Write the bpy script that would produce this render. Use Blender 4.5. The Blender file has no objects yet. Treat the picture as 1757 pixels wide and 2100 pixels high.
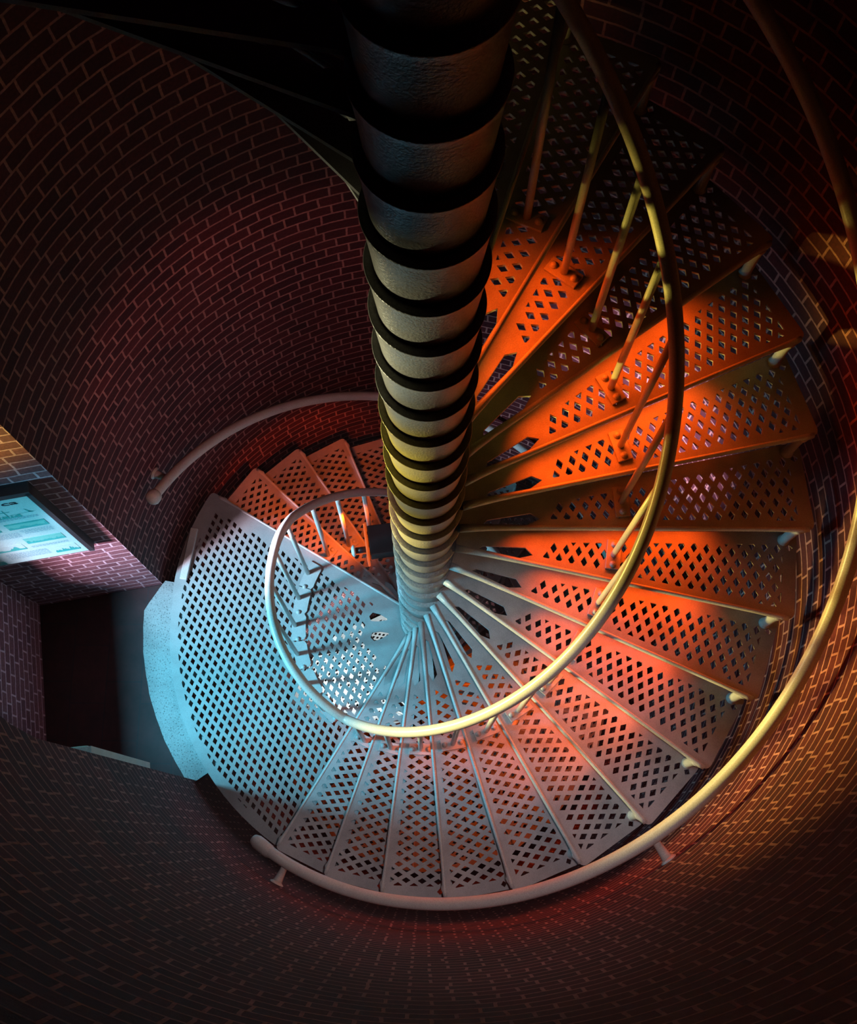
import bpy, bmesh, math, random
from math import sin, cos, pi, radians, degrees
from mathutils import Vector, Matrix
random.seed(7)
S = 1.45                                   # metres per tread radius
H = 0.13369; DTH = 0.21105; TH0 = -2.13641; THL = -3.70299
K = H/DTH                                  # climb per radian
RW = 1.062                                 # brick wall radius
COL = bpy.context.scene.collection

# ------------------------------------------------------------------ materials
def new_mat(name):
    m = bpy.data.materials.new(name); m.use_nodes = True
    nt = m.node_tree; b = nt.nodes['Principled BSDF']
    return m, nt, b
def N(nt, t, **kw):
    n = nt.nodes.new(t)
    for k, v in kw.items():
        if k.startswith('i_'): n.inputs[k[2:].replace('_', ' ')].default_value = v
        else: setattr(n, k, v)
    return n
def ramp(nt, stops):
    r = nt.nodes.new('ShaderNodeValToRGB'); e = r.color_ramp.elements
    while len(e) < len(stops): e.new(0.5)
    for k, (p, c) in enumerate(stops):
        e[k].position = p; e[k].color = (*c, 1)
    return r
def paint(name, base, rough, dirt=(0.05, 0.04, 0.035), amount=0.25, chips=False, bump=0.25, grain=260):
    m, nt, b = new_mat(name); L = nt.links
    tc = N(nt, 'ShaderNodeTexCoord'); src = tc.outputs['Object']
    n1 = N(nt, 'ShaderNodeTexNoise', i_Scale=7.0, i_Detail=6.0, i_Roughness=0.65); L.new(src, n1.inputs['Vector'])
    r1 = ramp(nt, [(0.42, (0, 0, 0)), (0.75, (1, 1, 1))]); L.new(n1.outputs['Fac'], r1.inputs['Fac'])
    mx = N(nt, 'ShaderNodeMix', data_type='RGBA'); mx.inputs['A'].default_value = (*base, 1); mx.inputs['B'].default_value = (*[c*(1-amount)+d*amount for c, d in zip(base, dirt)], 1)
    L.new(r1.outputs['Color'], mx.inputs['Factor']); out = mx.outputs['Result']
    n3 = N(nt, 'ShaderNodeTexNoise', i_Scale=float(grain), i_Detail=3.0); L.new(src, n3.inputs['Vector'])
    r3 = ramp(nt, [(0.35, (0.72,)*3), (0.65, (1.0,)*3)]); L.new(n3.outputs['Fac'], r3.inputs['Fac'])
    mg = N(nt, 'ShaderNodeMix', data_type='RGBA', blend_type='MULTIPLY'); mg.inputs['Factor'].default_value = 0.8
    L.new(out, mg.inputs['A']); L.new(r3.outputs['Color'], mg.inputs['B']); out = mg.outputs['Result']
    if chips:
        n2 = N(nt, 'ShaderNodeTexNoise', i_Scale=16.0, i_Detail=5.0, i_Roughness=0.6)
        L.new(tc.outputs['Object'], n2.inputs['Vector'])
        r2 = ramp(nt, [(0.70, (0, 0, 0)), (0.72, (1, 1, 1))]); L.new(n2.outputs['Fac'], r2.inputs['Fac'])
        m2 = N(nt, 'ShaderNodeMix', data_type='RGBA'); m2.inputs['B'].default_value = (0.02, 0.012, 0.012, 1)
        L.new(r2.outputs['Color'], m2.inputs['Factor']); L.new(out, m2.inputs['A']); out = m2.outputs['Result']
    L.new(out, b.inputs['Base Color'])
    b.inputs['Roughness'].default_value = rough
    bp = N(nt, 'ShaderNodeBump', i_Strength=bump, i_Distance=0.002)
    L.new(n3.outputs['Fac'], bp.inputs['Height']); L.new(bp.outputs['Normal'], b.inputs['Normal'])
    return m
def brick_mat(name, c1, c2, mortar, bw=0.107, rh=0.0679, msize=0.0055):
    m, nt, b = new_mat(name); L = nt.links
    uv = N(nt, 'ShaderNodeUVMap')
    nz = N(nt, 'ShaderNodeTexNoise', i_Scale=9.0, i_Detail=4.0); L.new(uv.outputs['UV'], nz.inputs['Vector'])
    sub = N(nt, 'ShaderNodeVectorMath', operation='SUBTRACT'); sub.inputs[1].default_value = (0.5, 0.5, 0.5)
    L.new(nz.outputs['Color'], sub.inputs[0])
    sc = N(nt, 'ShaderNodeVectorMath', operation='SCALE'); sc.inputs['Scale'].default_value = 0.014
    L.new(sub.outputs[0], sc.inputs[0])
    ad = N(nt, 'ShaderNodeVectorMath', operation='ADD'); L.new(uv.outputs['UV'], ad.inputs[0]); L.new(sc.outputs[0], ad.inputs[1])
    br = N(nt, 'ShaderNodeTexBrick', offset=0.5, offset_frequency=2, squash=1.9, squash_frequency=5)
    br.inputs['Color1'].default_value = (*c1, 1); br.inputs['Color2'].default_value = (*c2, 1); br.inputs['Mortar'].default_value = (*mortar, 1)
    br.inputs['Scale'].default_value = 1; br.inputs['Mortar Size'].default_value = msize; br.inputs['Mortar Smooth'].default_value = 0.25
    br.inputs['Bias'].default_value = 0.0; br.inputs['Brick Width'].default_value = bw; br.inputs['Row Height'].default_value = rh
    L.new(ad.outputs[0], br.inputs['Vector'])
    n2 = N(nt, 'ShaderNodeTexNoise', i_Scale=70.0, i_Detail=6.0, i_Roughness=0.7); L.new(uv.outputs['UV'], n2.inputs['Vector'])
    r2 = ramp(nt, [(0.3, (0.55,)*3), (0.7, (1.25,)*3)]); L.new(n2.outputs['Fac'], r2.inputs['Fac'])
    n4 = N(nt, 'ShaderNodeTexNoise', i_Scale=1.7, i_Detail=5.0); L.new(uv.outputs['UV'], n4.inputs['Vector'])
    r4 = ramp(nt, [(0.3, (0.7,)*3), (0.7, (1.15,)*3)]); L.new(n4.outputs['Fac'], r4.inputs['Fac'])
    m1 = N(nt, 'ShaderNodeMix', data_type='RGBA', blend_type='MULTIPLY'); m1.inputs['Factor'].default_value = 1
    L.new(br.outputs['Color'], m1.inputs['A']); L.new(r2.outputs['Color'], m1.inputs['B'])
    m2 = N(nt, 'ShaderNodeMix', data_type='RGBA', blend_type='MULTIPLY'); m2.inputs['Factor'].default_value = 1
    L.new(m1.outputs['Result'], m2.inputs['A']); L.new(r4.outputs['Color'], m2.inputs['B'])
    L.new(m2.outputs['Result'], b.inputs['Base Color'])
    b.inputs['Roughness'].default_value = 0.75; b.inputs['Specular IOR Level'].default_value = 0.25
    ht = N(nt, 'ShaderNodeMath', operation='MULTIPLY_ADD'); ht.inputs[1].default_value = -0.7
    L.new(br.outputs['Fac'], ht.inputs[0]); L.new(n2.outputs['Fac'], ht.inputs[2])
    bp = N(nt, 'ShaderNodeBump', i_Strength=0.55, i_Distance=0.006); L.new(ht.outputs[0], bp.inputs['Height']); L.new(bp.outputs['Normal'], b.inputs['Normal'])
    return m
M_TREAD = paint('grey_stair_paint', (0.56, 0.54, 0.54), 0.5, amount=0.4, chips=True)
M_LAND = paint('grey_landing_paint', (0.43, 0.43, 0.43), 0.55, amount=0.3, chips=False)
M_NOSE = paint('worn_nosing_paint', (0.76, 0.76, 0.74), 0.4, amount=0.25)
M_COLLAR = paint('column_paint', (0.45, 0.44, 0.42), 0.33, amount=0.3, bump=1.0, grain=150)
M_RAIL = paint('cream_rail_paint', (0.74, 0.73, 0.68), 0.3, amount=0.12, bump=0.06)
M_PLATE = paint('base_plate_paint', (0.6, 0.6, 0.59), 0.4, amount=0.3)
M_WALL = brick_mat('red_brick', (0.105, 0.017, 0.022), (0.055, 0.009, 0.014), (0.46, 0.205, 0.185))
M_WALL2 = brick_mat('alcove_brick_lit', (0.34, 0.13, 0.15), (0.22, 0.08, 0.10), (0.80, 0.50, 0.58))  # colour lightened beyond the tower brick to stand in for window light
M_SILL = paint('pale_concrete', (0.40, 0.40, 0.40), 0.85, dirt=(0.1, 0.1, 0.1), amount=0.35, bump=0.9, grain=120)
M_WHITE = paint('white_enamel', (0.8, 0.8, 0.74), 0.35, amount=0.1, bump=0.05)
M_BLACK = paint('black_enamel', (0.03, 0.009, 0.009), 0.4, dirt=(0.03, 0.03, 0.03), bump=0.05)
M_FRAME = paint('dark_frame', (0.05, 0.035, 0.04), 0.5, bump=0.05)
M_PANEL = paint('printed_board', (0.40, 0.62, 0.62), 0.45, dirt=(0.5, 0.75, 0.78), amount=0.3, bump=0.02)
M_INK = paint('teal_ink', (0.03, 0.34, 0.33), 0.5, dirt=(0.1, 0.6, 0.55), amount=0.5, bump=0.02)
M_INKL = paint('pale_teal_ink', (0.16, 0.50, 0.45), 0.5, dirt=(0.15, 0.6, 0.55), amount=0.6, bump=0.02)
M_TEXT = paint('blue_grey_print', (0.18, 0.40, 0.50), 0.5, bump=0.02)
M_DARKTXT = paint('black_print', (0.01, 0.03, 0.04), 0.5, bump=0.02)
def speckle(m, scale, dark):
    nt = m.node_tree; b = nt.nodes['Principled BSDF']; src = b.inputs['Base Color'].links[0].from_socket
    tc = nt.nodes.new('ShaderNodeTexCoord'); v = nt.nodes.new('ShaderNodeTexVoronoi'); v.inputs['Scale'].default_value = scale
    nt.links.new(tc.outputs['Object'], v.inputs['Vector'])
    r = ramp(nt, [(0.16, dark), (0.30, (1, 1, 1))]); nt.links.new(v.outputs['Distance'], r.inputs['Fac'])
    mx = N(nt, 'ShaderNodeMix', data_type='RGBA', blend_type='MULTIPLY'); mx.inputs['Factor'].default_value = 1
    nt.links.new(src, mx.inputs['A']); nt.links.new(r.outputs['Color'], mx.inputs['B']); nt.links.new(mx.outputs['Result'], b.inputs['Base Color'])
speckle(M_SILL, 75.0, (0.45, 0.45, 0.45))
def slate_mat():
    m, nt, b = new_mat('dark_stone_floor'); L = nt.links
    uv = N(nt, 'ShaderNodeUVMap')
    br = N(nt, 'ShaderNodeTexBrick', offset=0.37, offset_frequency=2)
    br.inputs['Color1'].default_value = (0.060, 0.013, 0.014, 1); br.inputs['Color2'].default_value = (0.042, 0.009, 0.010, 1); br.inputs['Mortar'].default_value = (0.03, 0.012, 0.015, 1)
    br.inputs['Scale'].default_value = 1; br.inputs['Mortar Size'].default_value = 0.004; br.inputs['Brick Width'].default_value = 0.33; br.inputs['Row Height'].default_value = 0.2
    L.new(uv.outputs['UV'], br.inputs['Vector'])
    n = N(nt, 'ShaderNodeTexNoise', i_Scale=9.0, i_Detail=8.0, i_Roughness=0.65); L.new(uv.outputs['UV'], n.inputs['Vector'])
    r = ramp(nt, [(0.3, (0.5,)*3), (0.75, (1.4,)*3)]); L.new(n.outputs['Fac'], r.inputs['Fac'])
    mm = N(nt, 'ShaderNodeMix', data_type='RGBA', blend_type='MULTIPLY'); mm.inputs['Factor'].default_value = 1
    L.new(br.outputs['Color'], mm.inputs['A']); L.new(r.outputs['Color'], mm.inputs['B']); L.new(mm.outputs['Result'], b.inputs['Base Color'])
    b.inputs['Roughness'].default_value = 0.7
    bp = N(nt, 'ShaderNodeBump', i_Strength=0.4, i_Distance=0.004); L.new(n.outputs['Fac'], bp.inputs['Height']); L.new(bp.outputs['Normal'], b.inputs['Normal'])
    return m
M_SLATE = slate_mat()
def glass_mat():
    m, nt, b = new_mat('window_glass'); nt.nodes.remove(b)
    t = N(nt, 'ShaderNodeBsdfTransparent'); g = N(nt, 'ShaderNodeBsdfGlossy'); g.inputs['Roughness'].default_value = 0.05
    mx = N(nt, 'ShaderNodeMixShader'); mx.inputs[0].default_value = 0.06
    nt.links.new(t.outputs[0], mx.inputs[1]); nt.links.new(g.outputs[0], mx.inputs[2])
    nt.links.new(mx.outputs[0], nt.nodes['Material Output'].inputs['Surface'])
    return m
M_GLASS = glass_mat()
def amber_mat():
    m, nt, b = new_mat('amber_lens'); b.inputs['Base Color'].default_value = (0.5, 0.08, 0.02, 1)
    b.inputs['Emission Color'].default_value = (1, 0.12, 0.01, 1); b.inputs['Emission Strength'].default_value = 0.7
    return m
M_AMBER = amber_mat()

# ------------------------------------------------------------------ helpers
def pol(r, a, z=0.0): return Vector((r*cos(a)*S, r*sin(a)*S, z*S))
def mesh_obj(name, verts, faces, mat, parent=None, smooth=False, uvs=None, kind=None):
    me = bpy.data.meshes.new(name); me.from_pydata([tuple(v) for v in verts], [], faces); me.validate()
    if uvs is not None:
        l = me.uv_layers.new(name='UVMap')
        for poly in me.polygons:
            for li in poly.loop_indices: l.data[li].uv = uvs[me.loops[li].vertex_index]
    return link(name, me, mat, parent, smooth, kind)
def link(name, me, mat, parent=None, smooth=False, kind=None):
    if mat and not me.materials: me.materials.append(mat)
    if smooth:
        for p in me.polygons: p.use_smooth = True
    o = bpy.data.objects.new(name, me); COL.objects.link(o)
    if parent: o.parent = parent
    if kind: o['kind'] = kind
    return o
def bm_obj(name, bm, mat, parent=None, smooth=False, kind=None):
    bmesh.ops.recalc_face_normals(bm, faces=bm.faces)
    me = bpy.data.meshes.new(name); bm.to_mesh(me); bm.free()
    return link(name, me, mat, parent, smooth, kind)
def root(name, label, cat, group=None, loc=(0, 0, 0), rz=0.0):
    o = bpy.data.objects.new(name, None); COL.objects.link(o); o.empty_display_size = 0.1
    o.location = loc; o.rotation_euler = (0, 0, rz)
    return tag(o, label, cat, group)
def tag(o, label, cat, group=None):
    o['label'] = label; o['category'] = cat
    if group: o['group'] = group
    return o
def copy_tree(o, parent=None):
    c = o.copy(); COL.objects.link(c)
    if parent: c.parent = parent
    for ch in list(o.children): copy_tree(ch, c)
    return c
def tube(pts, rad, seg=14, caps=True, rads=None):
    """swept tube as (verts, faces); pts in metres"""
    pts = [Vector(p) for p in pts]; V = []; F = []
    up = Vector((0, 0, 1)); prev = None
    for i, p in enumerate(pts):
        t = (pts[min(i+1, len(pts)-1)]-pts[max(i-1, 0)]).normalized()
        u = prev if prev is not None else (up if abs(t.z) < 0.9 else Vector((1, 0, 0)))
        u = (u - t*u.dot(t)).normalized(); w = t.cross(u); prev = u
        r = rads[i] if rads else rad
        for k in range(seg):
            a = 2*pi*k/seg; V.append(p+u*r*cos(a)+w*r*sin(a))
    for i in range(len(pts)-1):
        for k in range(seg):
            a = i*seg+k; b = i*seg+(k+1) % seg; F.append((a, b, b+seg, a+seg))
    if caps:
        F.append(tuple(range(seg-1, -1, -1))); F.append(tuple(range((len(pts)-1)*seg, len(pts)*seg)))
    return V, F
def lathe(profile, seg=72, closed=False):
    V = []; F = []
    for r, z in profile:
        for k in range(seg):
            a = 2*pi*k/seg; V.append((r*cos(a), r*sin(a), z))
    n = len(profile)
    for i in range(n-1 if not closed else n):
        for k in range(seg):
            j = (i+1) % n
            F.append((i*seg+k, i*seg+(k+1) % seg, j*seg+(k+1) % seg, j*seg+k))
    return V, F
def bevel_box(bm, x, y, z, lx, ly, lz, b=0.003, rz=0.0):
    g = bmesh.ops.create_cube(bm, size=1)['verts']
    bmesh.ops.scale(bm, vec=(lx, ly, lz), verts=g)
    ed = {e for v in g for e in v.link_edges}
    r = bmesh.ops.bevel(bm, geom=list(ed), offset=b, segments=2, affect='EDGES', profile=0.5)
    vs = list({v for f in r['faces'] for v in f.verts} | {v for v in g if v.is_valid})
    if rz: bmesh.ops.rotate(bm, cent=(0, 0, 0), matrix=Matrix.Rotation(rz, 3, 'Z'), verts=vs)
    bmesh.ops.translate(bm, vec=(x, y, z), verts=vs)
def clip_poly(poly, clip):
    """Sutherland-Hodgman, clip = convex CCW polygon"""
    out = poly
    for i in range(len(clip)):
        a = clip[i]; b = clip[(i+1) % len(clip)]; inp = out; out = []
        if not inp: return []
        def side(p): return (b[0]-a[0])*(p[1]-a[1])-(b[1]-a[1])*(p[0]-a[0])
        for j in range(len(inp)):
            p = inp[j]; q = inp[(j+1) % len(inp)]; sp, sq = side(p), side(q)
            if sp >= 0: out.append(p)
            if (sp >= 0) != (sq >= 0):
                t = sp/(sp-sq); out.append((p[0]+(q[0]-p[0])*t, p[1]+(q[1]-p[1])*t))
    return out
def area(p): return 0.5*sum(p[i][0]*p[(i+1) % len(p)][1]-p[(i+1) % len(p)][0]*p[i][1] for i in range(len(p)))
def round_poly(poly, radii, seg=5):
    out = []
    n = len(poly)
    for i in range(n):
        p = Vector(poly[i]); r = radii[i]
        if r <= 0: out.append(tuple(p)); continue
        a = (Vector(poly[i-1])-p); b = (Vector(poly[(i+1) % n])-p)
        ang = a.angle(b); d = min(r/math.tan(ang/2), a.length*0.45, b.length*0.45)
        p0 = p+a.normalized()*d; p1 = p+b.normalized()*d
        for k in range(seg+1):
            t = k/seg; out.append(tuple(p0*(1-t)**2+p*2*t*(1-t)+p1*t*t))
    return out
def plate_mesh(name, outline, holes, thick, top=0.0):
    """perforated plate: outline and holes are 2D polygons in tread-radius units"""
    cu = bpy.data.curves.new(name, 'CURVE'); cu.dimensions = '2D'; cu.fill_mode = 'BOTH'
    cu.extrude = thick/2
    for poly in [outline]+holes:
        sp = cu.splines.new('POLY'); sp.points.add(len(poly)-1); sp.use_cyclic_u = True
        for pt, q in zip(sp.points, poly): pt.co = (q[0]*S, q[1]*S, 0, 1)
    ob = bpy.data.objects.new('tmp', cu); COL.objects.link(ob)
    dg = bpy.context.evaluated_depsgraph_get(); dg.update()
    me = bpy.data.meshes.new_from_object(ob.evaluated_get(dg)); me.name = name
    bpy.data.objects.remove(ob); bpy.data.curves.remove(cu)
    for v in me.vertices: v.co.z += top-thick/2
    me.materials.clear()
    return me
PA, PB = 0.0338, 0.0535                    # lattice pitch: along / across the plate
def diamonds(axis, clip, xr, yr, fill=0.555, origin=(0, 0), accept=None, minfrac=0.22):
    hs = []; ca, sa = cos(axis), sin(axis); full = PA*fill*PB*fill/2
    nx = int(xr/PA)+2; ny = int(yr/PB*2)+2
    for i in range(-nx, nx+1):
        for j in range(-ny, ny+1):
            x = origin[0]+(i+0.5*(j % 2))*PA; y = origin[1]+j*PB/2
            d = [(x+PA*fill/2, y), (x, y+PB*fill/2), (x-PA*fill/2, y), (x, y-PB*fill/2)]
            d = [(p[0]*ca-p[1]*sa, p[0]*sa+p[1]*ca) for p in d]
            if accept and not accept(sum(p[0] for p in d)/4, sum(p[1] for p in d)/4): continue
            c = clip_poly(d, clip) if clip else d
            if len(c) >= 3 and abs(area(c)) > full*minfrac: hs.append(c)
    return hs

# ------------------------------------------------------------------ one tread (local frame: nosing corner on +x)
def P2(r, a): return Vector((r*cos(a), r*sin(a)))
fi = P2(0.092, -radians(14.2)); fo = P2(1.0, 0)
fdir = (fo-fi).normalized(); fn = Vector((-fdir.y, fdir.x))      # towards the back of the tread
def rot2(v, a): return Vector((v.x*cos(a)-v.y*sin(a), v.x*sin(a)+v.y*cos(a)))
bi = rot2(fi, DTH)+rot2(fn, DTH)*0.032; bo = rot2(fo, DTH)+rot2(fn, DTH)*0.032
bo = bo*(0.998/bo.length)
bi2 = P2(0.085, DTH+0.12)
OUT = [tuple(fi), tuple(fo), tuple(bo), tuple(bi2)]
OUT = round_poly(OUT, [0, 0.02, 0.025, 0])
def inset_line(p, q, d):   # returns the line moved left by d
    t = (q-p).normalized(); n = Vector((-t.y, t.x)); return p+n*d, q+n*d
def line_x(a, b, c, d):
    r = b-a; s = d-c; t = ((c-a).x*s.y-(c-a).y*s.x)/(r.x*s.y-r.y*s.x); return a+r*t
F1 = inset_line(fi, fo, 0.025); O1 = inset_line(fo, bo, 0.035); B1 = inset_line(rot2(fo, DTH), rot2(fi, DTH), 0.001)
c1 = line_x(*F1, *O1); c2 = line_x(*O1, *B1); c3 = line_x(*B1, *F1)
def along(r): return (c3+(((c1+c2)/2)-c3)*((r-c3.length)/(((c1+c2)/2).length-c3.length)))
fr = 0.24
g1 = line_x(*F1, P2(fr, -0.5), P2(fr, 0.6)); g2 = line_x(*B1, P2(fr, -0.5), P2(fr, 0.6))
CLIP = [tuple(g1), tuple(c1), tuple(c2), tuple(g2)]
ax = DTH/2
HOLES = diamonds(ax, CLIP, 1.1, 0.3, origin=(0.01, 0.004), accept=lambda x, y: math.hypot(x, y) > 0.318)
m0 = P2(0.135, 0.02); m1 = P2(0.30, 0.055)
HOLES.append([tuple(P2(0.150, -0.065)), tuple(P2(0.262, -0.035)), tuple(P2(0.295, 0.025)), tuple(P2(0.272, 0.085)), tuple(P2(0.158, 0.005))])
HOLES.append([tuple(p) for p in (P2(0.985, DTH-0.012), P2(0.975, DTH-0.002), P2(0.965, DTH-0.012), P2(0.975, DTH-0.022))])
TH = 0.012
ME_PLATE = plate_mesh('plate', OUT, HOLES, TH)
# collar: flared cup with a flat rim, one per tread
zt = -0.016*S; hh = H*S
COLL = [(0.060*S, zt-hh+0.002), (0.0785*S, zt-hh+0.002), (0.0795*S, zt-hh+0.02), (0.0850*S, zt-hh*0.45), (0.0893*S, zt-hh*0.14), (0.0905*S, zt-0.016), (0.0925*S, zt-0.008), (0.0930*S, zt-0.003), (0.0920*S, zt), (0.060*S, zt)]
v, f = lathe(COLL, 80, closed=True); ME_COLLAR = bpy.data.meshes.new('collar'); ME_COLLAR.from_pydata(v, [], f)
# nosing: bar under the front edge, thick and raised where it runs into the collar
def nosing_mesh():
    pts = []; w = []; hgt = []
    st = [(0.0, 0.0, 0.022, 0.046), (0.04, 0.0, 0.017, 0.042), (0.10, 0.0, 0.013, 0.036), (0.25, 0.0, 0.011, 0.030), (0.6, 0.0, 0.010, 0.028), (0.90, 0.0, 0.010, 0.028), (0.945, 0, 0.013, 0.030), (0.965, 0, 0.016, 0.034), (0.985, 0, 0.012, 0.030)]
    V = []; F = []; n = 10
    for t, dz, ww, hg in st:
        c = fi+(fo-fi)*t+fn*0.004
        for k in range(n):
            a = 2*pi*k/n; o = cos(a)*ww*0.9; z = 0.004+(sin(a)-1)*hg*0.5
            q = c+fn*(o/S); V.append((q.x*S, q.y*S, z))
    for i in range(len(st)-1):
        for k in range(n): F.append((i*n+k, i*n+(k+1) % n, (i+1)*n+(k+1) % n, (i+1)*n+k))
    F.append(tuple(range(n-1, -1, -1))); F.append(tuple(range((len(st)-1)*n, len(st)*n)))
    me = bpy.data.meshes.new('nosing'); me.from_pydata(V, [], F)
    return me
ME_NOSE = nosing_mesh()
sc = fi+(fo-fi)*0.957+fn*0.010
v, f = lathe([(0.0, -0.006), (0.026, -0.008), (0.026, -0.020), (0.021, -0.04), (0.019, -0.07), (0.019, -hh+0.012), (0.024, -hh+0.005), (0.024, -hh), (0.0, -hh)], 18)
ME_FOOT = bpy.data.meshes.new('spacer_foot'); ME_FOOT.from_pydata([(x+sc.x*S, y+sc.y*S, z) for x, y, z in v], [], f)
def ordinal(n):
    w = ['first', 'second', 'third', 'fourth', 'fifth', 'sixth', 'seventh', 'eighth', 'ninth', 'tenth', 'eleventh', 'twelfth', 'thirteenth', 'fourteenth', 'fifteenth', 'sixteenth', 'seventeenth', 'eighteenth', 'nineteenth', 'twentieth', 'twenty-first', 'twenty-second', 'twenty-third', 'twenty-fourth', 'twenty-fifth', 'twenty-sixth', 'twenty-seventh', 'twenty-eighth', 'twenty-ninth', 'thirtieth', 'thirty-first', 'thirty-second', 'thirty-third', 'thirty-fourth']
    return w[n-1]
t0 = root('stair_tread', '', 'stair tread')
link('plate', ME_PLATE, M_TREAD, t0); link('collar', ME_COLLAR, M_COLLAR, t0, smooth=False)
for p in ME_COLLAR.polygons: p.use_smooth = True
link('nosing', ME_NOSE, M_NOSE, t0, smooth=True); link('spacer_foot', ME_FOOT, M_NOSE, t0, smooth=True)
NUP, NDN = 24, 34
def up_look(k):
    if k <= 2: return 'pale blue lit perforated stair tread'
    if k <= 6: return 'pinkish grey perforated stair tread with orange back edge'
    if k <= 10: return 'orange lit perforated stair tread by the right wall'
    if k in (11, 14): return 'dark brown perforated stair tread behind the curved rail'
    if k <= 16: return 'orange lit perforated stair tread beside the upper column'
    return 'unlit perforated stair tread up in the darkness'
for k in range(NUP):
    t = t0 if k == 0 else copy_tree(t0)
    t.location = (0, 0, (k+1)*H*S); t.rotation_euler = (0, 0, TH0+k*DTH)
    tag(t, f'{up_look(k+1)}, {ordinal(k+1)} step up from the wide landing', 'stair tread', 'perforated stair treads around the column')
for k in range(1, NDN+1):
    t = copy_tree(t0); t.location = (0, 0, -k*H*S); t.rotation_euler = (0, 0, THL-k*DTH)
    tag(t, f'perforated stair tread below the landing, {ordinal(k)} step down from its edge', 'stair tread', 'perforated stair treads below the landing')

# bare upper drums of the column above the last tread
prof = []
for k in range(NUP, NUP+13):
    zc = k*H*S
    prof += [(r, z+zc+hh) for r, z in COLL[1:-1]]
prof = [(0.05*S, prof[0][1])]+prof+[(0.05*S, prof[-1][1])]
v, f = lathe(prof, 64, closed=True)
cs = mesh_obj('column_drums', v, f, M_COLLAR, smooth=True)
tag(cs, 'unlit ringed drums of the central column vanishing in darkness at the top', 'column')

# ------------------------------------------------------------------ landing
land = root('stair_landing', 'wide perforated quarter-circle metal landing lit pale blue by the alcove', 'landing')
def lp(v2): return rot2(v2, THL)
span = (TH0-THL)
A0 = lp(fi); A1 = lp(fo)
outl = [tuple(A0)]
arc = []
na = 30
for i in range(na+1):
    a = THL+span*i/na+0.03*(i/na); arc.append(P2(1.0+0.022*max(0.0, 1-i/9)**0.5, a))
outl += [tuple(p) for p in arc]
e_in = rot2(fi, TH0)+rot2(fn, TH0)*0.028; e_out = rot2(fo, TH0)+rot2(fn, TH0)*0.028
outl += [tuple(rot2(bi2, TH0-DTH))]
for i in range(1, 8):
    a = TH0+0.12-(span+0.3)*i/8; outl.append(tuple(P2(0.083, a)))
outl = [tuple(p) for p in outl]
outl2 = round_poly(outl, [0]+[0.02]+[0]*(len(outl)-2), 4)
mid = THL+span/2+0.0
# straight margins along both edges, curved margin at the rim
Fm = (A0+lp(fn)*0.055, A1+lp(fn)*0.055)
Bp = (rot2(fo, TH0)-rot2(fn, TH0)*0.02, rot2(fi, TH0)-rot2(fn, TH0)*0.02)
cl = line_x(*Fm, *Bp)
clip = [tuple(cl)]
for i in range(25):
    a = THL+0.06+(span-0.07)*i/24; clip.append(tuple(P2(0.968, a)))
f_end = line_x(Fm[0], Fm[1], P2(0.968, THL+0.04), P2(0.968, THL+0.08)); clip[1] = tuple(P2(0.968, THL+0.062))
b_end = P2(0.968, TH0-0.02); clip[-1] = tuple(b_end)
LH = diamonds(mid, clip, 1.1, 1.1, origin=(0.0, 0.0), accept=lambda x, y: 0.150 < math.hypot(x, y) < 1.0)
# keep holes off the foot line so contours never cross
# larger inner openings close to the column
for rh, deg_ in ((0.186, 171), (0.182, 193), (0.170, 217)):
    a = radians(deg_)-2*pi
    LH = [h for h in LH if min(math.hypot(p[0]-P2(rh+dr, a).x, p[1]-P2(rh+dr, a).y) for p in h for dr in (-0.03, 0, 0.03)) > 0.026]
    LH.append([tuple(P2(rh+r, a+d/rh)) for r, d in ((-0.036, -0.004), (-0.005, -0.016), (0.026, -0.015), (0.036, 0.0), (0.026, 0.015), (-0.005, 0.014), (-0.036, 0.004))])
LH = [h for h in LH if min(math.hypot(*p) for p in h) > 0.135]
link('plate', plate_mesh('landing_plate', outl2, LH, TH), M_LAND, land)
c = link('collar', ME_COLLAR, M_COLLAR, land); 
o = link('nosing', ME_NOSE, M_NOSE, land); o.rotation_euler = (0, 0, THL)
o = link('spacer_foot', ME_FOOT, M_NOSE, land); o.rotation_euler = (0, 0, THL)
bm = bmesh.new()
b0 = Vector((-0.925, 0.385)); b1 = Vector((-0.957, 0.175)); mm = (b0+b1)/2*S; dd = (b1-b0)*S
bevel_box(bm, mm.x, mm.y, 0.014, dd.length, 0.042, 0.026, 0.004, rz=math.atan2(dd.y, dd.x))
bm_obj('retaining_bar', bm, M_NOSE, land)
# beam that carries the landing
v, f = tube([pol(0.30+0.68*i/6, mid, -0.045) for i in range(7)], 0.03, 8)
mesh_obj('support_beam', v, f, M_TREAD, land)

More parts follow.
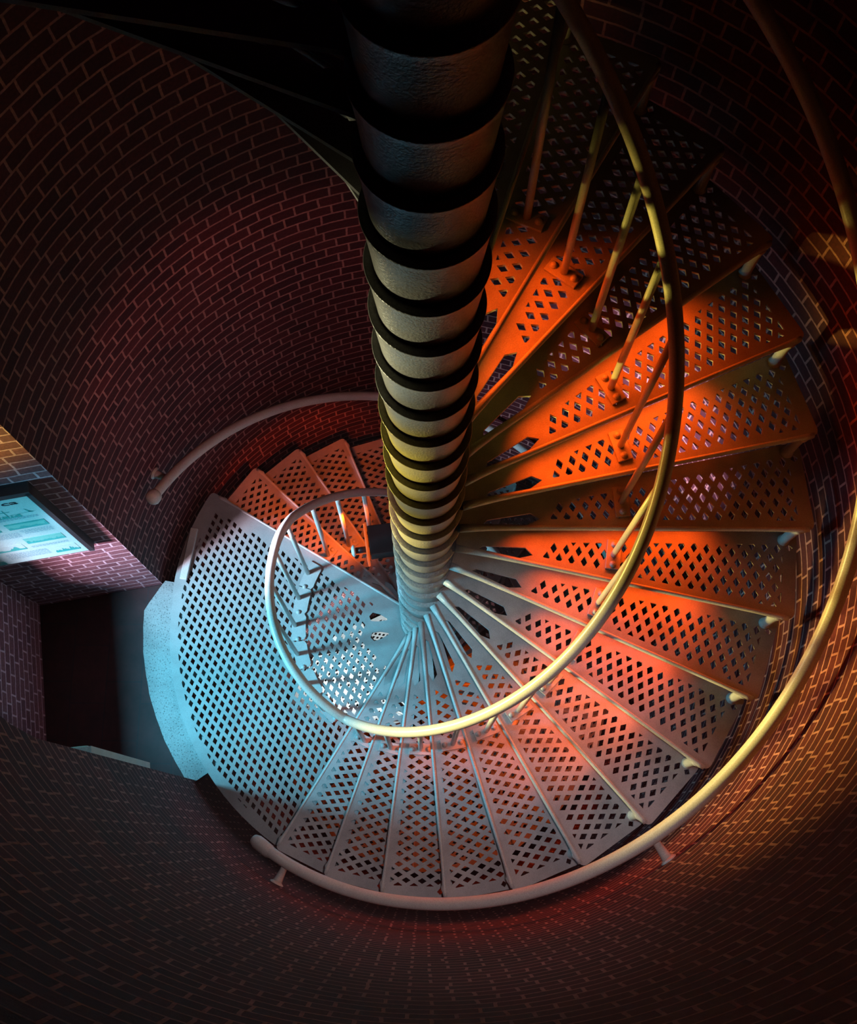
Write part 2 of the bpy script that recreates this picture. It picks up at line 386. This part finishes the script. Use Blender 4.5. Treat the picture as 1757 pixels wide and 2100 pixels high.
# ------------------------------------------------------------------ inner handrail and its balusters
RP = 0.508
def rail_z(a):
    aL = THL; lo = 0.625+K*(a-aL); hi = 0.690+K*(a-TH0)
    if a < THL+0.09: return lo
    if a > TH0+0.06: return hi
    z_f = 0.740; z0 = 0.625+K*0.09; t = (a-(THL+0.09))/0.24
    if t < 1: return z0+(z_f-z0)*(math.sin(t*pi/2))
    z1 = 0.690+K*0.06; t = (a-(THL+0.33))/(TH0+0.06-THL-0.33)
    return z_f+(z1-z_f)*t**6
def post_ok(): pass
pts = []; a = THL-15*DTH; 
while a < TH0+20.5*DTH:
    pts.append(pol(RP, a, rail_z(a))); a += 0.025
v, f = tube(pts, 0.0225, 18)
inr = mesh_obj('handrail', v, f, M_RAIL, smooth=True)
tag(inr, 'slim round inner handrail spiralling round the column on balusters', 'handrail')
def make_baluster(az, z, hgt, curved=False):
    r = bpy.data.objects.new('baluster', None); COL.objects.link(r); r.empty_display_size = 0.05
    r.location = pol(RP, az, z); r.rotation_euler = (0, 0, az)
    v, f = tube([(0, 0, 0.004), (0, 0, hgt)], 0.0125, 14); mesh_obj('post', v, f, M_RAIL, r, smooth=True)
    bm = bmesh.new()
    if curved:
        vs = []; n = 9
        for i in range(n):
            t = -0.095+0.215*i/(n-1); fr_ = min(1, 1.6*min(i, n-1-i)/(n-1)+0.80)
            for rr in (-0.042*fr_, 0.013):
                p = Vector((RP+rr, 0)); q = rot2(p, t); 
                for zz in (0.001, 0.012): vs.append(bm.verts.new(((q.x-RP)*S, q.y*S, zz)))
        for i in range(n-1):
            b = i*4; c = b+4
            for q in ((b+1, b+3, c+3, c+1), (b, c, c+2, b+2), (b, b+1, c+1, c), (b+2, c+2, c+3, b+3)): bm.faces.new([vs[k] for k in q])
        bm.faces.new([vs[k] for k in (0, 2, 3, 1)]); e = (n-1)*4; bm.faces.new([vs[k] for k in (e, e+1, e+3, e+2)])
    else:
        bevel_box(bm, 0, 0, 0.006, 0.056, 0.118, 0.011, 0.002)
    bm_obj('base_plate', bm, M_PLATE, r)
    for dy in ((0.055,) if curved else (-0.04, 0.04)):
        v, f = lathe([(0.0, 0.024), (0.006, 0.0235), (0.0095, 0.021), (0.0105, 0.016), (0.0135, 0.0155), (0.0135, 0.009), (0, 0.009)], 12)
        ox = -0.010*S if curved else 0.0
        yy = dy*S if curved else dy
        if curved: ox -= (RP - RP*cos(dy/RP))*S
        mesh_obj('bolt', [(x+ox, y+yy, z) for x, y, z in v], f, M_PLATE, r, smooth=True)
    return r
PH = 0.118
b0_ = None
for k in range(NUP-1):
    az = TH0+k*DTH+PH; z = (k+1)*H; hgt = (rail_z(az)-z)*S
    b = make_baluster(az, z, hgt)
    tag(b, f'short round baluster bolted to the {ordinal(k+1)} tread up from the landing', 'baluster', 'balusters on the rising treads')
angs = [156.2, 168.2, 180.5, 193.4, 207.0, 220.6]
words = ['nearest the lower flight', 'second from the lower flight', 'third from the lower flight', 'fourth from the lower flight', 'fifth from the lower flight', 'nearest the rising treads']
for i, d in enumerate(angs):
    az = radians(d)-2*pi
    b = make_baluster(az, 0, rail_z(az)*S, curved=True)
    tag(b, f'pale blue lit baluster on the landing, {words[i]}', 'baluster', 'balusters on the landing')
for k in range(1, 15):
    az = THL-k*DTH+0.105; z = -k*H
    b = make_baluster(az, z, (rail_z(az)-z)*S)
    tag(b, f'baluster below the landing on the {ordinal(k)} tread down', 'baluster', 'balusters on the lower treads')

# ------------------------------------------------------------------ wall handrails
RO = 0.987
def wall_rail(name, label, a0, a1, zf, brackets, ball):
    r = root(name, label, 'handrail')
    n = int(abs(a1-a0)/0.03)
    pts = [pol(RO, a0+(a1-a0)*i/n, zf(a0+(a1-a0)*i/n)) for i in range(n+1)]
    v, f = tube(pts, 0.0265, 20); mesh_obj('rail', v, f, M_RAIL, r, smooth=True)
    # rounded end cap
    p = pts[0]; d = (pts[0]-pts[1]).normalized()
    prof = [(0.0265, -0.03), (0.034, -0.024), (0.0385, -0.008), (0.0385, 0.010), (0.032, 0.022), (0.018, 0.030), (0.0, 0.033)] if ball else [(0.0265, -0.12), (0.032, -0.10), (0.0335, -0.05), (0.0325, -0.01), (0.026, 0.012), (0.014, 0.021), (0.0, 0.024)]
    v, f = lathe(prof, 20); q = Vector((0, 0, 1)).rotation_difference(d)
    mesh_obj('end_cap', [q @ Vector(x)+p for x in v], f, M_RAIL, r, smooth=True)
    for a in brackets:
        z = zf(a)
        # cast arm from the wall up to the rail, with a wall rose
        P = [pol(RW, a, z-0.045), pol(RW-0.02, a, z-0.045), pol(RO+0.022, a, z-0.034), pol(RO+0.004, a, z-0.012)]
        v, f = tube(P, 0.02, 10, rads=[0.026, 0.02, 0.016, 0.018]); br = mesh_obj('bracket', v, f, M_RAIL, r, smooth=True)
        v, f = lathe([(0, 0.012), (0.022, 0.012), (0.034, 0.004), (0.034, -0.004), (0, -0.004)], 16)
        w = -Vector((cos(a), sin(a), 0)); q = Vector((0, 0, 1)).rotation_difference(w); c0 = pol(RW, a, z-0.045)
        mesh_obj('wall_rose', [q @ Vector(x)+c0 for x in v], f, M_RAIL, br, smooth=True)
    return r
zo = lambda a: 0.509+0.6334*(a-TH0)
wall_rail('wall_handrail', 'thick round wall handrail rising along the near curved brick wall', radians(-124.0), radians(118), zo, [radians(x) for x in (-116.5, -53.2, 10, 73)], False)
zl = lambda a: 0.492+0.6334*(a-THL)
wall_rail('wall_handrail', 'thick round wall handrail on the far left wall, above the lower treads', radians(161.3)-2*pi, radians(20)-2*pi, zl, [radians(x)-2*pi for x in (155.5, 100, 45)], True)

# ------------------------------------------------------------------ brick tower wall with an arched alcove opening
AZ_A, AZ_B = radians(171.0), radians(214.3)      # far and near jamb
ZB = -36*H; ZT = 6.6
def arch(a):
    t = (a-(AZ_A+AZ_B)/2)/((AZ_B-AZ_A)/2); t = max(-1, min(1, t)); return 1.72+0.42*math.sqrt(max(0, 1-t*t))
V = []; F = []; UV = []
def addq(pts4, uv4):
    b = len(V); V.extend(pts4); UV.extend(uv4); F.append((b, b+1, b+2, b+3))
ncol = 288; step = 2*pi/ncol
azs = [AZ_A+(AZ_B-AZ_A)*i/36 for i in range(37)]+[AZ_B+(2*pi-(AZ_B-AZ_A))*i/250 for i in range(1, 251)]
def colq(a, b, za0, za1, zb0, zb1):
    addq([pol(RW, a, za0), pol(RW, b, zb0), pol(RW, b, zb1), pol(RW, a, za1)], [(a*RW*S, za0*S), (b*RW*S, zb0*S), (b*RW*S, zb1*S), (a*RW*S, za1*S)])
for i in range(len(azs)-1):
    a, b = azs[i], azs[i+1]
    if i < 36:
        colq(a, b, ZB, -0.045, ZB, -0.045); colq(a, b, arch(a), ZT, arch(b), ZT)
    else:
        for j in range(10):
            z0 = ZB+(ZT-ZB)*j/10; z1 = ZB+(ZT-ZB)*(j+1)/10; colq(a, b, z0, z1, z0, z1)
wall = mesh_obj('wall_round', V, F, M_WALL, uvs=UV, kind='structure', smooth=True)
# outer face, so that the wall has thickness where the opening cuts it is the alcove itself
Aj = Vector((RW*cos(AZ_A), RW*sin(AZ_A))); Bj = Vector((RW*cos(AZ_B), RW*sin(AZ_B)))
Ao = Vector((-1.535, 0.073)); Bo = Vector((-1.425, -0.665))
V = []; F = []; UV = []
def quad_wall(p, q, z0, z1, u0=0.0):
    L_ = (q-p).length*S
    addq([Vector((p.x*S, p.y*S, z0*S)), Vector((q.x*S, q.y*S, z0*S)), Vector((q.x*S, q.y*S, z1*S)), Vector((p.x*S, p.y*S, z1*S))], [(u0, z0*S), (u0+L_, z0*S), (u0+L_, z1*S), (u0, z1*S)])
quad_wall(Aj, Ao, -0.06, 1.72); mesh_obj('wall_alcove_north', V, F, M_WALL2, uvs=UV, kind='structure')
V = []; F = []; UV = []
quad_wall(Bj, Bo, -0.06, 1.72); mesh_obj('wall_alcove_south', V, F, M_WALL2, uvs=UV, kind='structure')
V = []; F = []; UV = []                          # vaulted head of the alcove
for i in range(36):
    a, b = azs[i], azs[i+1]; ta, tb = i/36, (i+1)/36
    ea = Ao.lerp(Bo, ta); eb = Ao.lerp(Bo, tb)
    za, zb = arch(a), arch(b); u = i*0.035
    addq([pol(RW, a, za), pol(RW, b, zb), Vector((eb.x*S, eb.y*S, zb*S)), Vector((ea.x*S, ea.y*S, za*S))], [(u, 0), (u+0.035, 0), (u+0.035, 0.6), (u, 0.6)])
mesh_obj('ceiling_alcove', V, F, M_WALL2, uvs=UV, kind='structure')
V = []; F = []; UV = []                          # end wall with the window opening
W0, W1, WZ0, WZ1 = 0.22, 0.80, 0.545, 1.50
for i in range(36):
    ta, tb = i/36, (i+1)/36; ea = Ao.lerp(Bo, ta); eb = Ao.lerp(Bo, tb); tm = (ta+tb)/2
    za, zb = arch(azs[i]), arch(azs[i+1])
    def q4(z0a, z0b, z1a, z1b):
        ua = ta*0.75*S; ub = tb*0.75*S
        addq([Vector((ea.x*S, ea.y*S, z0a*S)), Vector((eb.x*S, eb.y*S, z0b*S)), Vector((eb.x*S, eb.y*S, z1b*S)), Vector((ea.x*S, ea.y*S, z1a*S))], [(ua, z0a*S), (ub, z0b*S), (ub, z1b*S), (ua, z1a*S)])
    if W0 < tm < W1: q4(-0.06, -0.06, WZ0, WZ0); q4(WZ1, WZ1, za, zb)
    else: q4(-0.06, -0.06, za, zb)
# window reveal, 12 cm deep
wn = Vector(((Bo-Ao).y, -(Bo-Ao).x)).normalized(); wn = wn if wn.x < 0 else -wn
i0 = math.ceil(W0*36-0.5)/36; i1 = (math.floor(W1*36-0.5)+1)/36
wa = Ao.lerp(Bo, i0); wb = Ao.lerp(Bo, i1); wa2 = wa+wn*0.10; wb2 = wb+wn*0.10
def v3(p, z): return Vector((p.x*S, p.y*S, z*S))
for (p, q, z0, z1, z2, z3) in ((wa, wa2, WZ0, WZ0, WZ1, WZ1), (wb, wb2, WZ0, WZ0, WZ1, WZ1)):
    addq([v3(p, z0), v3(q, z1), v3(q, z2), v3(p, z3)], [(0, z0*S), (0.15, z1*S), (0.15, z2*S), (0, z3*S)])
for z in (WZ0, WZ1): addq([v3(wa, z), v3(wb, z), v3(wb2, z), v3(wa2, z)], [(0, 0), (0.6, 0), (0.6, 0.15), (0, 0.15)])
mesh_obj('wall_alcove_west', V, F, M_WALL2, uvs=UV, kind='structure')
win = bpy.data.objects.new('window_1', None); COL.objects.link(win); win['kind'] = 'structure'
fr_v = []; fr_f = []
def bar(p, q, z0, z1, rad=0.016):
    global fr_v, fr_f
    v, f = tube([v3(p, z0), v3(q, z1)], rad, 6); b = len(fr_v); fr_v += v; fr_f += [tuple(k+b for k in x) for x in f]
wc = wa2.lerp(wb2, 0.5)
bar(wa2, wb2, WZ0+.01, WZ0+.01); bar(wa2, wb2, WZ1-.01, WZ1-.01); bar(wa2, wa2, WZ0, WZ1); bar(wb2, wb2, WZ0, WZ1); 
mesh_obj('window_frame', fr_v, fr_f, M_WHITE, win)
mesh_obj('window_pane', [v3(wa2, WZ0), v3(wb2, WZ0), v3(wb2, WZ1), v3(wa2, WZ1)], [(0, 1, 2, 3)], M_GLASS, win)
# stone sill slab between landing and alcove floor
bm = bmesh.new(); n = 26; rows = []
for i in range(n+1):
    a = radians(170.4)+(radians(214.9)-radians(170.4))*i/n
    jag = 0.0008*math.sin(i*2.3)+0.0006*math.sin(i*5.1)
    ro = 1.112 - 0.030*(i/n)**1.5 + jag
    if i < 4: ro -= 0.016*(4-i)
    p = [pol(0.955, a, -0.012), pol(ro, a, -0.012), pol(ro, a, -0.05), pol(0.955, a, -0.05)]
    rows.append([bm.verts.new(x) for x in p])
for i in range(n):
    for k in range(4): bm.faces.new([rows[i][k], rows[i][(k+1) % 4], rows[i+1][(k+1) % 4], rows[i+1][k]])
bm.faces.new(rows[0]); bm.faces.new(rows[-1][::-1])
tag(bm_obj('stone_sill', bm, M_SILL), 'pale speckled stone sill curving between landing and dark alcove floor', 'sill')
# alcove floor
fl = [pol(1.03, radians(170.6), -0.028), pol(1.0, radians(193), -0.028), pol(1.03, radians(214.5), -0.028), v3(Bo, -0.028), v3(Ao, -0.028)]
mesh_obj('floor_alcove', fl, [(0, 1, 2, 3, 4)], M_SLATE, uvs=[(p.y, p.x) for p in fl], kind='structure')
g = [pol(RW, 2*pi*i/48, ZB) for i in range(48)]
mesh_obj('floor', g, [tuple(range(48))], M_SLATE, uvs=[(p.x, p.y) for p in g], kind='structure')
g = [pol(RW, 2*pi*i/48, ZT) for i in range(48)]
# second panel, on the near alcove wall, seen only along its edge
p2 = root('information_panel', 'second panel on the near alcove wall, seen only as a thin pale edge', 'sign')
T2 = (Bo-Bj).normalized(); N2 = Vector((-T2.y, T2.x)); N2 = N2 if N2.dot(Ao-Bo) > 0 else -N2
def slab2(name, s0, s1, z0, z1, o0, o1, mat, parent):
    c = []
    for off in (o0, o1):
        for q, z in ((s0, z0), (s1, z0), (s1, z1), (s0, z1)):
            p = Bj+T2*q+N2*off; c.append(Vector((p.x*S, p.y*S, z*S)))
    return mesh_obj(name, c, [(0, 1, 2, 3), (7, 6, 5, 4), (0, 4, 5, 1), (1, 5, 6, 2), (2, 6, 7, 3), (3, 7, 4, 0)], mat, parent)
slab2('frame', 0.004, 0.40, 0.64, 1.285, 0.000, 0.020, M_NOSE, p2)
slab2('board', 0.020, 0.385, 0.655, 1.27, 0.020, 0.024, M_PANEL, p2)

# ------------------------------------------------------------------ printed panel on the alcove wall
E = (Ao-Aj).normalized(); nrm = Vector((E.y, -E.x)); nrm = nrm if nrm.y < 0 else -nrm
Apl = Vector((-1.048, 0.173))
def pw(s, z, off): 
    q = Aj+E*(s-0.002); return Vector(((q.x+nrm.x*off)*S, (q.y+nrm.y*off)*S, z*S))
panel = root('information_panel', 'pale turquoise printed information panel with pictures, in dark frame on alcove brick wall', 'sign')
def slab(name, s0, s1, z0, z1, o0, o1, mat, parent):
    c = [pw(s, z, o) for o in (o0, o1) for s, z in ((s0, z0), (s1, z0), (s1, z1), (s0, z1))]
    return mesh_obj(name, c, [(0, 1, 2, 3), (7, 6, 5, 4), (0, 4, 5, 1), (1, 5, 6, 2), (2, 6, 7, 3), (3, 7, 4, 0)], mat, parent)
PS0, PS1, PZ0, PZ1 = 0.090, 0.455, 0.668, 1.278
board = slab('board', PS0, PS1, PZ0, PZ1, 0.004, 0.030, M_PANEL, panel)
fb = []
V = []; F = []
def addbox(s0, s1, z0, z1, o0, o1):
    b = len(V); V.extend([pw(s, z, o) for o in (o0, o1) for s, z in ((s0, z0), (s1, z0), (s1, z1), (s0, z1))])
    F.extend([tuple(b+k for k in x) for x in ((0, 1, 2, 3), (7, 6, 5, 4), (0, 4, 5, 1), (1, 5, 6, 2), (2, 6, 7, 3), (3, 7, 4, 0))])
addbox(PS0-0.016, PS0, PZ0-0.0, PZ1+0.02, 0.0, 0.034); addbox(PS0-0.016, PS1+0.016, PZ1, PZ1+0.03, 0.0, 0.034); addbox(PS1, PS1+0.016, PZ0, PZ1+0.02, 0.0, 0.034)
mesh_obj('frame', V, F, M_FRAME, panel)
for s0, s1, z0, z1, dens in ((0.116, 0.238, 1.003, 1.060, 1), (0.114, 0.236, 0.846, 0.903, 2), (0.109, 0.188, 0.705, 0.778, 3), (0.255, 0.42, 0.80, 0.86, 3), (0.262, 0.42, 1.0, 1.055, 1), (0.366, 0.44, 0.675, 0.708, 2)):
    pic = slab('picture', s0, s1, z0, z1, 0.030, 0.0306, M_INKL if dens != 3 else M_PANEL, board)
    # silhouettes printed on the picture
    V = []; F = []; rr = random.Random(int(s0*1e4)+dens)
    n = 26; base = z0+0.004; hs = []
    for i in range(n+1):
        x = i/n; hs.append(0.25+0.35*abs(math.sin(x*9+dens*2))*rr.random()+(0.35 if rr.random() > 0.86 else 0))
    for i in range(n):
        sa = s0+(s1-s0)*i/n; sb = s0+(s1-s0)*(i+1)/n; t = (z1-z0)*0.95
        b = len(V); V.extend([pw(sa, z0, 0.0308), pw(sb, z0, 0.0308), pw(sb, z0+t*hs[i+1]*0.9, 0.0308), pw(sa, z0+t*hs[i]*0.9, 0.0308)]); F.append((b, b+1, b+2, b+3))
    if dens == 1:
        b = len(V); V.extend([pw(s0, z1-0.012, 0.0308), pw(s1, z1-0.012, 0.0308), pw(s1, z1, 0.0308), pw(s0, z1, 0.0308)]); F.append((b, b+1, b+2, b+3))
    mesh_obj('silhouette', V, F, M_INK, pic)
# open line drawing under the title: boat, sail and buildings
V = []; F = []
def patch(pl):
    b = len(V); V.extend([pw(s, z, 0.0306) for s, z in pl]); F.append(tuple(range(b, b+len(pl))))
patch([(0.120, 1.135), (0.132, 1.140), (0.138, 1.175)]); patch([(0.118, 1.137), (0.133, 1.139), (0.130, 1.146), (0.119, 1.143)])
for i in range(9): s = 0.160+i*0.012; patch([(s, 1.112), (s+0.011, 1.112), (s+0.010, 1.135-0.012*(i % 3)), (s+0.002, 1.139-0.008*(i % 2))])
patch([(0.196, 1.13), (0.199, 1.13), (0.199, 1.185), (0.196, 1.185)]); patch([(0.180, 1.165), (0.215, 1.162), (0.215, 1.167), (0.180, 1.170)])
patch([(0.112, 1.141), (0.24, 1.128), (0.24, 1.130), (0.112, 1.143)])
mesh_obj('drawing', V, F, M_INK, board)
for s0, s1, ztop, nl in ((0.118, 0.25, 1.108, 2), (0.118, 0.215, 0.985, 4), (0.225, 0.40, 0.975, 5), (0.118, 0.245, 0.818, 2), (0.205, 0.345, 0.772, 6), (0.26, 0.42, 1.115, 3)):
    V = []; F = []
    for l in range(nl):
        z = ztop-l*0.0105; s = s0; rr = random.Random(l+int(s0*999))
        while s < s1-0.006:
            w = 0.004+0.008*rr.random(); patch([(s, z), (s+w, z), (s+w, z-0.0045), (s, z-0.0045)]); s += w+0.003
    mesh_obj('text_block', V, F, M_TEXT, board)
cu = bpy.data.curves.new('t', 'FONT'); cu.body = 'ca'; cu.size = 0.068; cu.extrude = 0.0004; cu.offset = 0.0012; cu.align_x = 'RIGHT'
tob = bpy.data.objects.new('t', cu); COL.objects.link(tob)
dg = bpy.context.evaluated_depsgraph_get(); dg.update(); me = bpy.data.meshes.new_from_object(tob.evaluated_get(dg)); bpy.data.objects.remove(tob)
me.materials.clear(); xa = Vector((-E.x, -E.y, 0)); za = Vector((0, 0, 1)); ya = Vector((nrm.x, nrm.y, 0))
org = pw(0.134, 1.222, 0.0306)
# reading direction runs from the alcove end towards the stairs
for vv in me.vertices: vv.co = org+xa*vv.co.x*1.15+za*vv.co.y*0.9+ya*vv.co.z
link('title_lettering', me, M_DARKTXT, board)

# ------------------------------------------------------------------ amber floodlight beside the column
fl = root('floodlight', 'small black box floodlight with amber glowing edge beside the column', 'floodlight', loc=(-0.168*S, 0.285*S, 0.20*S), rz=radians(8))
bm = bmesh.new(); bevel_box(bm, 0.005, 0, 0, 0.15, 0.17, 0.10, 0.006); bm_obj('housing', bm, M_BLACK, fl)
bm = bmesh.new(); bevel_box(bm, -0.082, -0.01, -0.005, 0.014, 0.215, 0.125, 0.004); bm_obj('lens_frame', bm, M_AMBER, fl)
v, f = tube([(-0.075, -0.035, 0), (-0.15, -0.035, 0)], 0.018, 12); arm = mesh_obj('arm', v, f, M_BLACK, fl, smooth=True)
v, f = lathe([(0, 0.014), (0.02, 0.012), (0.032, 0.004), (0.034, -0.004), (0.028, -0.01), (0, -0.012)], 16)
q = Vector((0, 0, 1)).rotation_difference(Vector((-1, 0, 0)))
mesh_obj('knob', [q @ Vector(x)+Vector((-0.158, -0.035, 0)) for x in v], f, M_WHITE, arm, smooth=True)
v, f = tube([(0.07, 0, 0), (0.185, -0.12, 0)], 0.012, 8); mesh_obj('mounting_arm', v, f, M_BLACK, fl)

# ------------------------------------------------------------------ light
def area_light(name, loc, target, color, power, sx, sy, spread=180):
    l = bpy.data.lights.new(name, 'AREA'); l.shape = 'RECTANGLE'; l.size = sx; l.size_y = sy; l.energy = power; l.color = color; l.spread = radians(spread)
    o = bpy.data.objects.new(name, l); COL.objects.link(o); o.location = Vector(loc)*S
    o.rotation_euler = (Vector(target)*S-Vector(loc)*S).to_track_quat('-Z', 'Y').to_euler(); return o
def point_light(name, loc, color, power, rad):
    l = bpy.data.lights.new(name, 'POINT'); l.energy = power; l.color = color; l.shadow_soft_size = rad
    o = bpy.data.objects.new(name, l); COL.objects.link(o); o.location = Vector(loc)*S; return o
ORANGE = (1.0, 0.115, 0.003)
area_light('sky_daylight', (-2.0, -0.44, 1.38), (-0.5, -0.13, 0.1), (0.15, 0.68, 0.95), 70, 0.42, 0.36, 100)
area_light('window_side_fill', (-1.95, -0.30, 1.25), (0.75, 0.75, 0.55), (0.86, 0.76, 1.0), 26, 0.36, 0.22, 21)  # extra beam added beside the sky light to brighten the back wall
area_light('window_side_fill', (-1.92, -0.56, 1.30), (-1.15, 0.15, 0.55), (1.0, 0.76, 0.93), 7, 0.25, 0.2, 42)  # extra unseen source added to lighten the alcove wall around the panel
area_light('ground_bounce', (-2.05, -0.44, 0.86), (0.0, 0.01, 1.58), (1.0, 0.74, 0.11), 2.4, 0.20, 0.14, 13)
area_light('ground_bounce', (-2.05, -0.44, 0.86), (0.0, 0.01, 2.10), (1.0, 0.74, 0.11), 2.4, 0.20, 0.14, 13)
area_light('ground_bounce', (-2.05, -0.44, 0.86), (0.0, 0.02, 2.62), (0.95, 0.88, 0.50), 1.2, 0.18, 0.14, 13)
area_light('ground_bounce', (-2.05, -0.40, 0.90), (0.95, -0.52, 1.42), (1.0, 0.74, 0.15), 14, 0.36, 0.20, 30)
area_light('ground_bounce', (-1.90, -0.50, 1.10), (-1.20, 0.14, 1.62), (1.0, 0.72, 0.16), 1.6, 0.16, 0.16, 26)
def strip(k, r0, r1, power):
    """added amber light without a fixture, under the tread above, washing the back of tread k"""
    z = (k+1)*H+0.62*H; az = TH0+(k+1)*DTH+0.09
    rm = (r0+r1)/2; p = Vector((rm*cos(az), rm*sin(az), z))
    t = Vector((sin(az), -cos(az), 0)); tgt = p+t*0.2-Vector((0, 0, 0.12))
    o = area_light('amber_glow_fill', p, tgt, ORANGE if k < 7 else (1.0, 0.078, 0.003), power*0.30, (r1-r0)*S, 0.02, 95)  # unseen source added for the orange glow on the treads
    # long side along the radius
    d = (tgt-p).normalized(); rad_ = Vector((cos(az), sin(az), 0)); zax = -d; xax = (rad_-zax*rad_.dot(zax)).normalized(); yax = zax.cross(xax)
    o.rotation_euler = Matrix((xax, yax, zax)).transposed().to_euler()
for k, r0, r1, pw_ in ((-1, .45, .53, .25), (0, .45, .55, .3), (1, .45, .56, .4), (2, .45, .58, .6), (3, .45, .60, .6), (4, .44, .72, 1.3), (5, .44, .76, 2.2), (6, .42, .78, 3.2), (7, .38, .78, 4.0), (8, .32, .78, 5.0), (9, .24, .74, 5.0), (11, .25, .74, 6.0), (12, .25, .78, 5.0), (14, .16, .50, 3.0), (15, .16, .40, 1.5)):
    strip(k, r0, r1, pw_)
def spot(name, loc, tgt, color, power, ang, rad=0.05):
    l = bpy.data.lights.new(name, 'SPOT'); l.energy = power; l.color = color; l.spot_size = radians(ang); l.spot_blend = 0.6; l.shadow_soft_size = rad
    o = bpy.data.objects.new(name, l); COL.objects.link(o); o.location = Vector(loc)*S
    o.rotation_euler = (Vector(tgt)*S-Vector(loc)*S).to_track_quat('-Z', 'Y').to_euler(); return o
spot('amber_floodlight_beam', (-0.27, 0.32, 0.24), (-0.46, 0.56, -0.25), ORANGE, 30, 78)
spot('amber_lamp_lower', (0.2, -0.35, -0.8), (0.1, -0.6, -2.6), ORANGE, 60, 110)
spot('dim_fill_light', (0.12, -0.72, 3.75), (0.14, -0.66, 0.0), (1.0, 0.78, 0.82), 140, 31, 0.08)  # added fill with no fixture, brightens the bottom treads
spot('dim_fill_light', (-0.24, -0.42, 2.1), (-0.62, 0.85, 0.62), (1.0, 0.36, 0.36), 44, 56, 0.08)  # added reddish fill with no fixture, lifts the far left wall
spot('lower_cold_fill', (-0.50, 0.50, -3.15), (-0.34, 0.68, -4.2), (0.75, 0.95, 1.0), 190, 120)  # added unseen source, brightens what shows through the landing holes
w = bpy.data.worlds.new('world'); bpy.context.scene.world = w; w.use_nodes = True
w.node_tree.nodes['Background'].inputs[0].default_value = (0.50, 0.03, 0.32, 1); w.node_tree.nodes['Background'].inputs[1].default_value = 0.02

# ------------------------------------------------------------------ camera
cam = bpy.data.cameras.new('camera'); co = bpy.data.objects.new('camera', cam); COL.objects.link(co)
co.location = (0, -0.80944*S, 4.20756*S); co.rotation_euler = (0.2592, 0.02806, 0.01383)
cam.sensor_fit = 'HORIZONTAL'; cam.sensor_width = 36; cam.lens = 2248.94/1757*36
cam.shift_x = 74.7/1757; cam.shift_y = 77.2/1757; cam.clip_start = 0.02; cam.clip_end = 60
sc_ = bpy.context.scene; sc_.camera = co
sc_.view_settings.view_transform = 'Standard'; sc_.view_settings.look = 'None'; sc_.view_settings.gamma = 1; sc_.view_settings.use_curve_mapping = False
sc_.view_settings.exposure = -0.18
sc_.cycles.use_denoising = True; sc_.cycles.max_bounces = 8; sc_.cycles.diffuse_bounces = 1; sc_.cycles.caustics_reflective = False; sc_.cycles.caustics_refractive = False
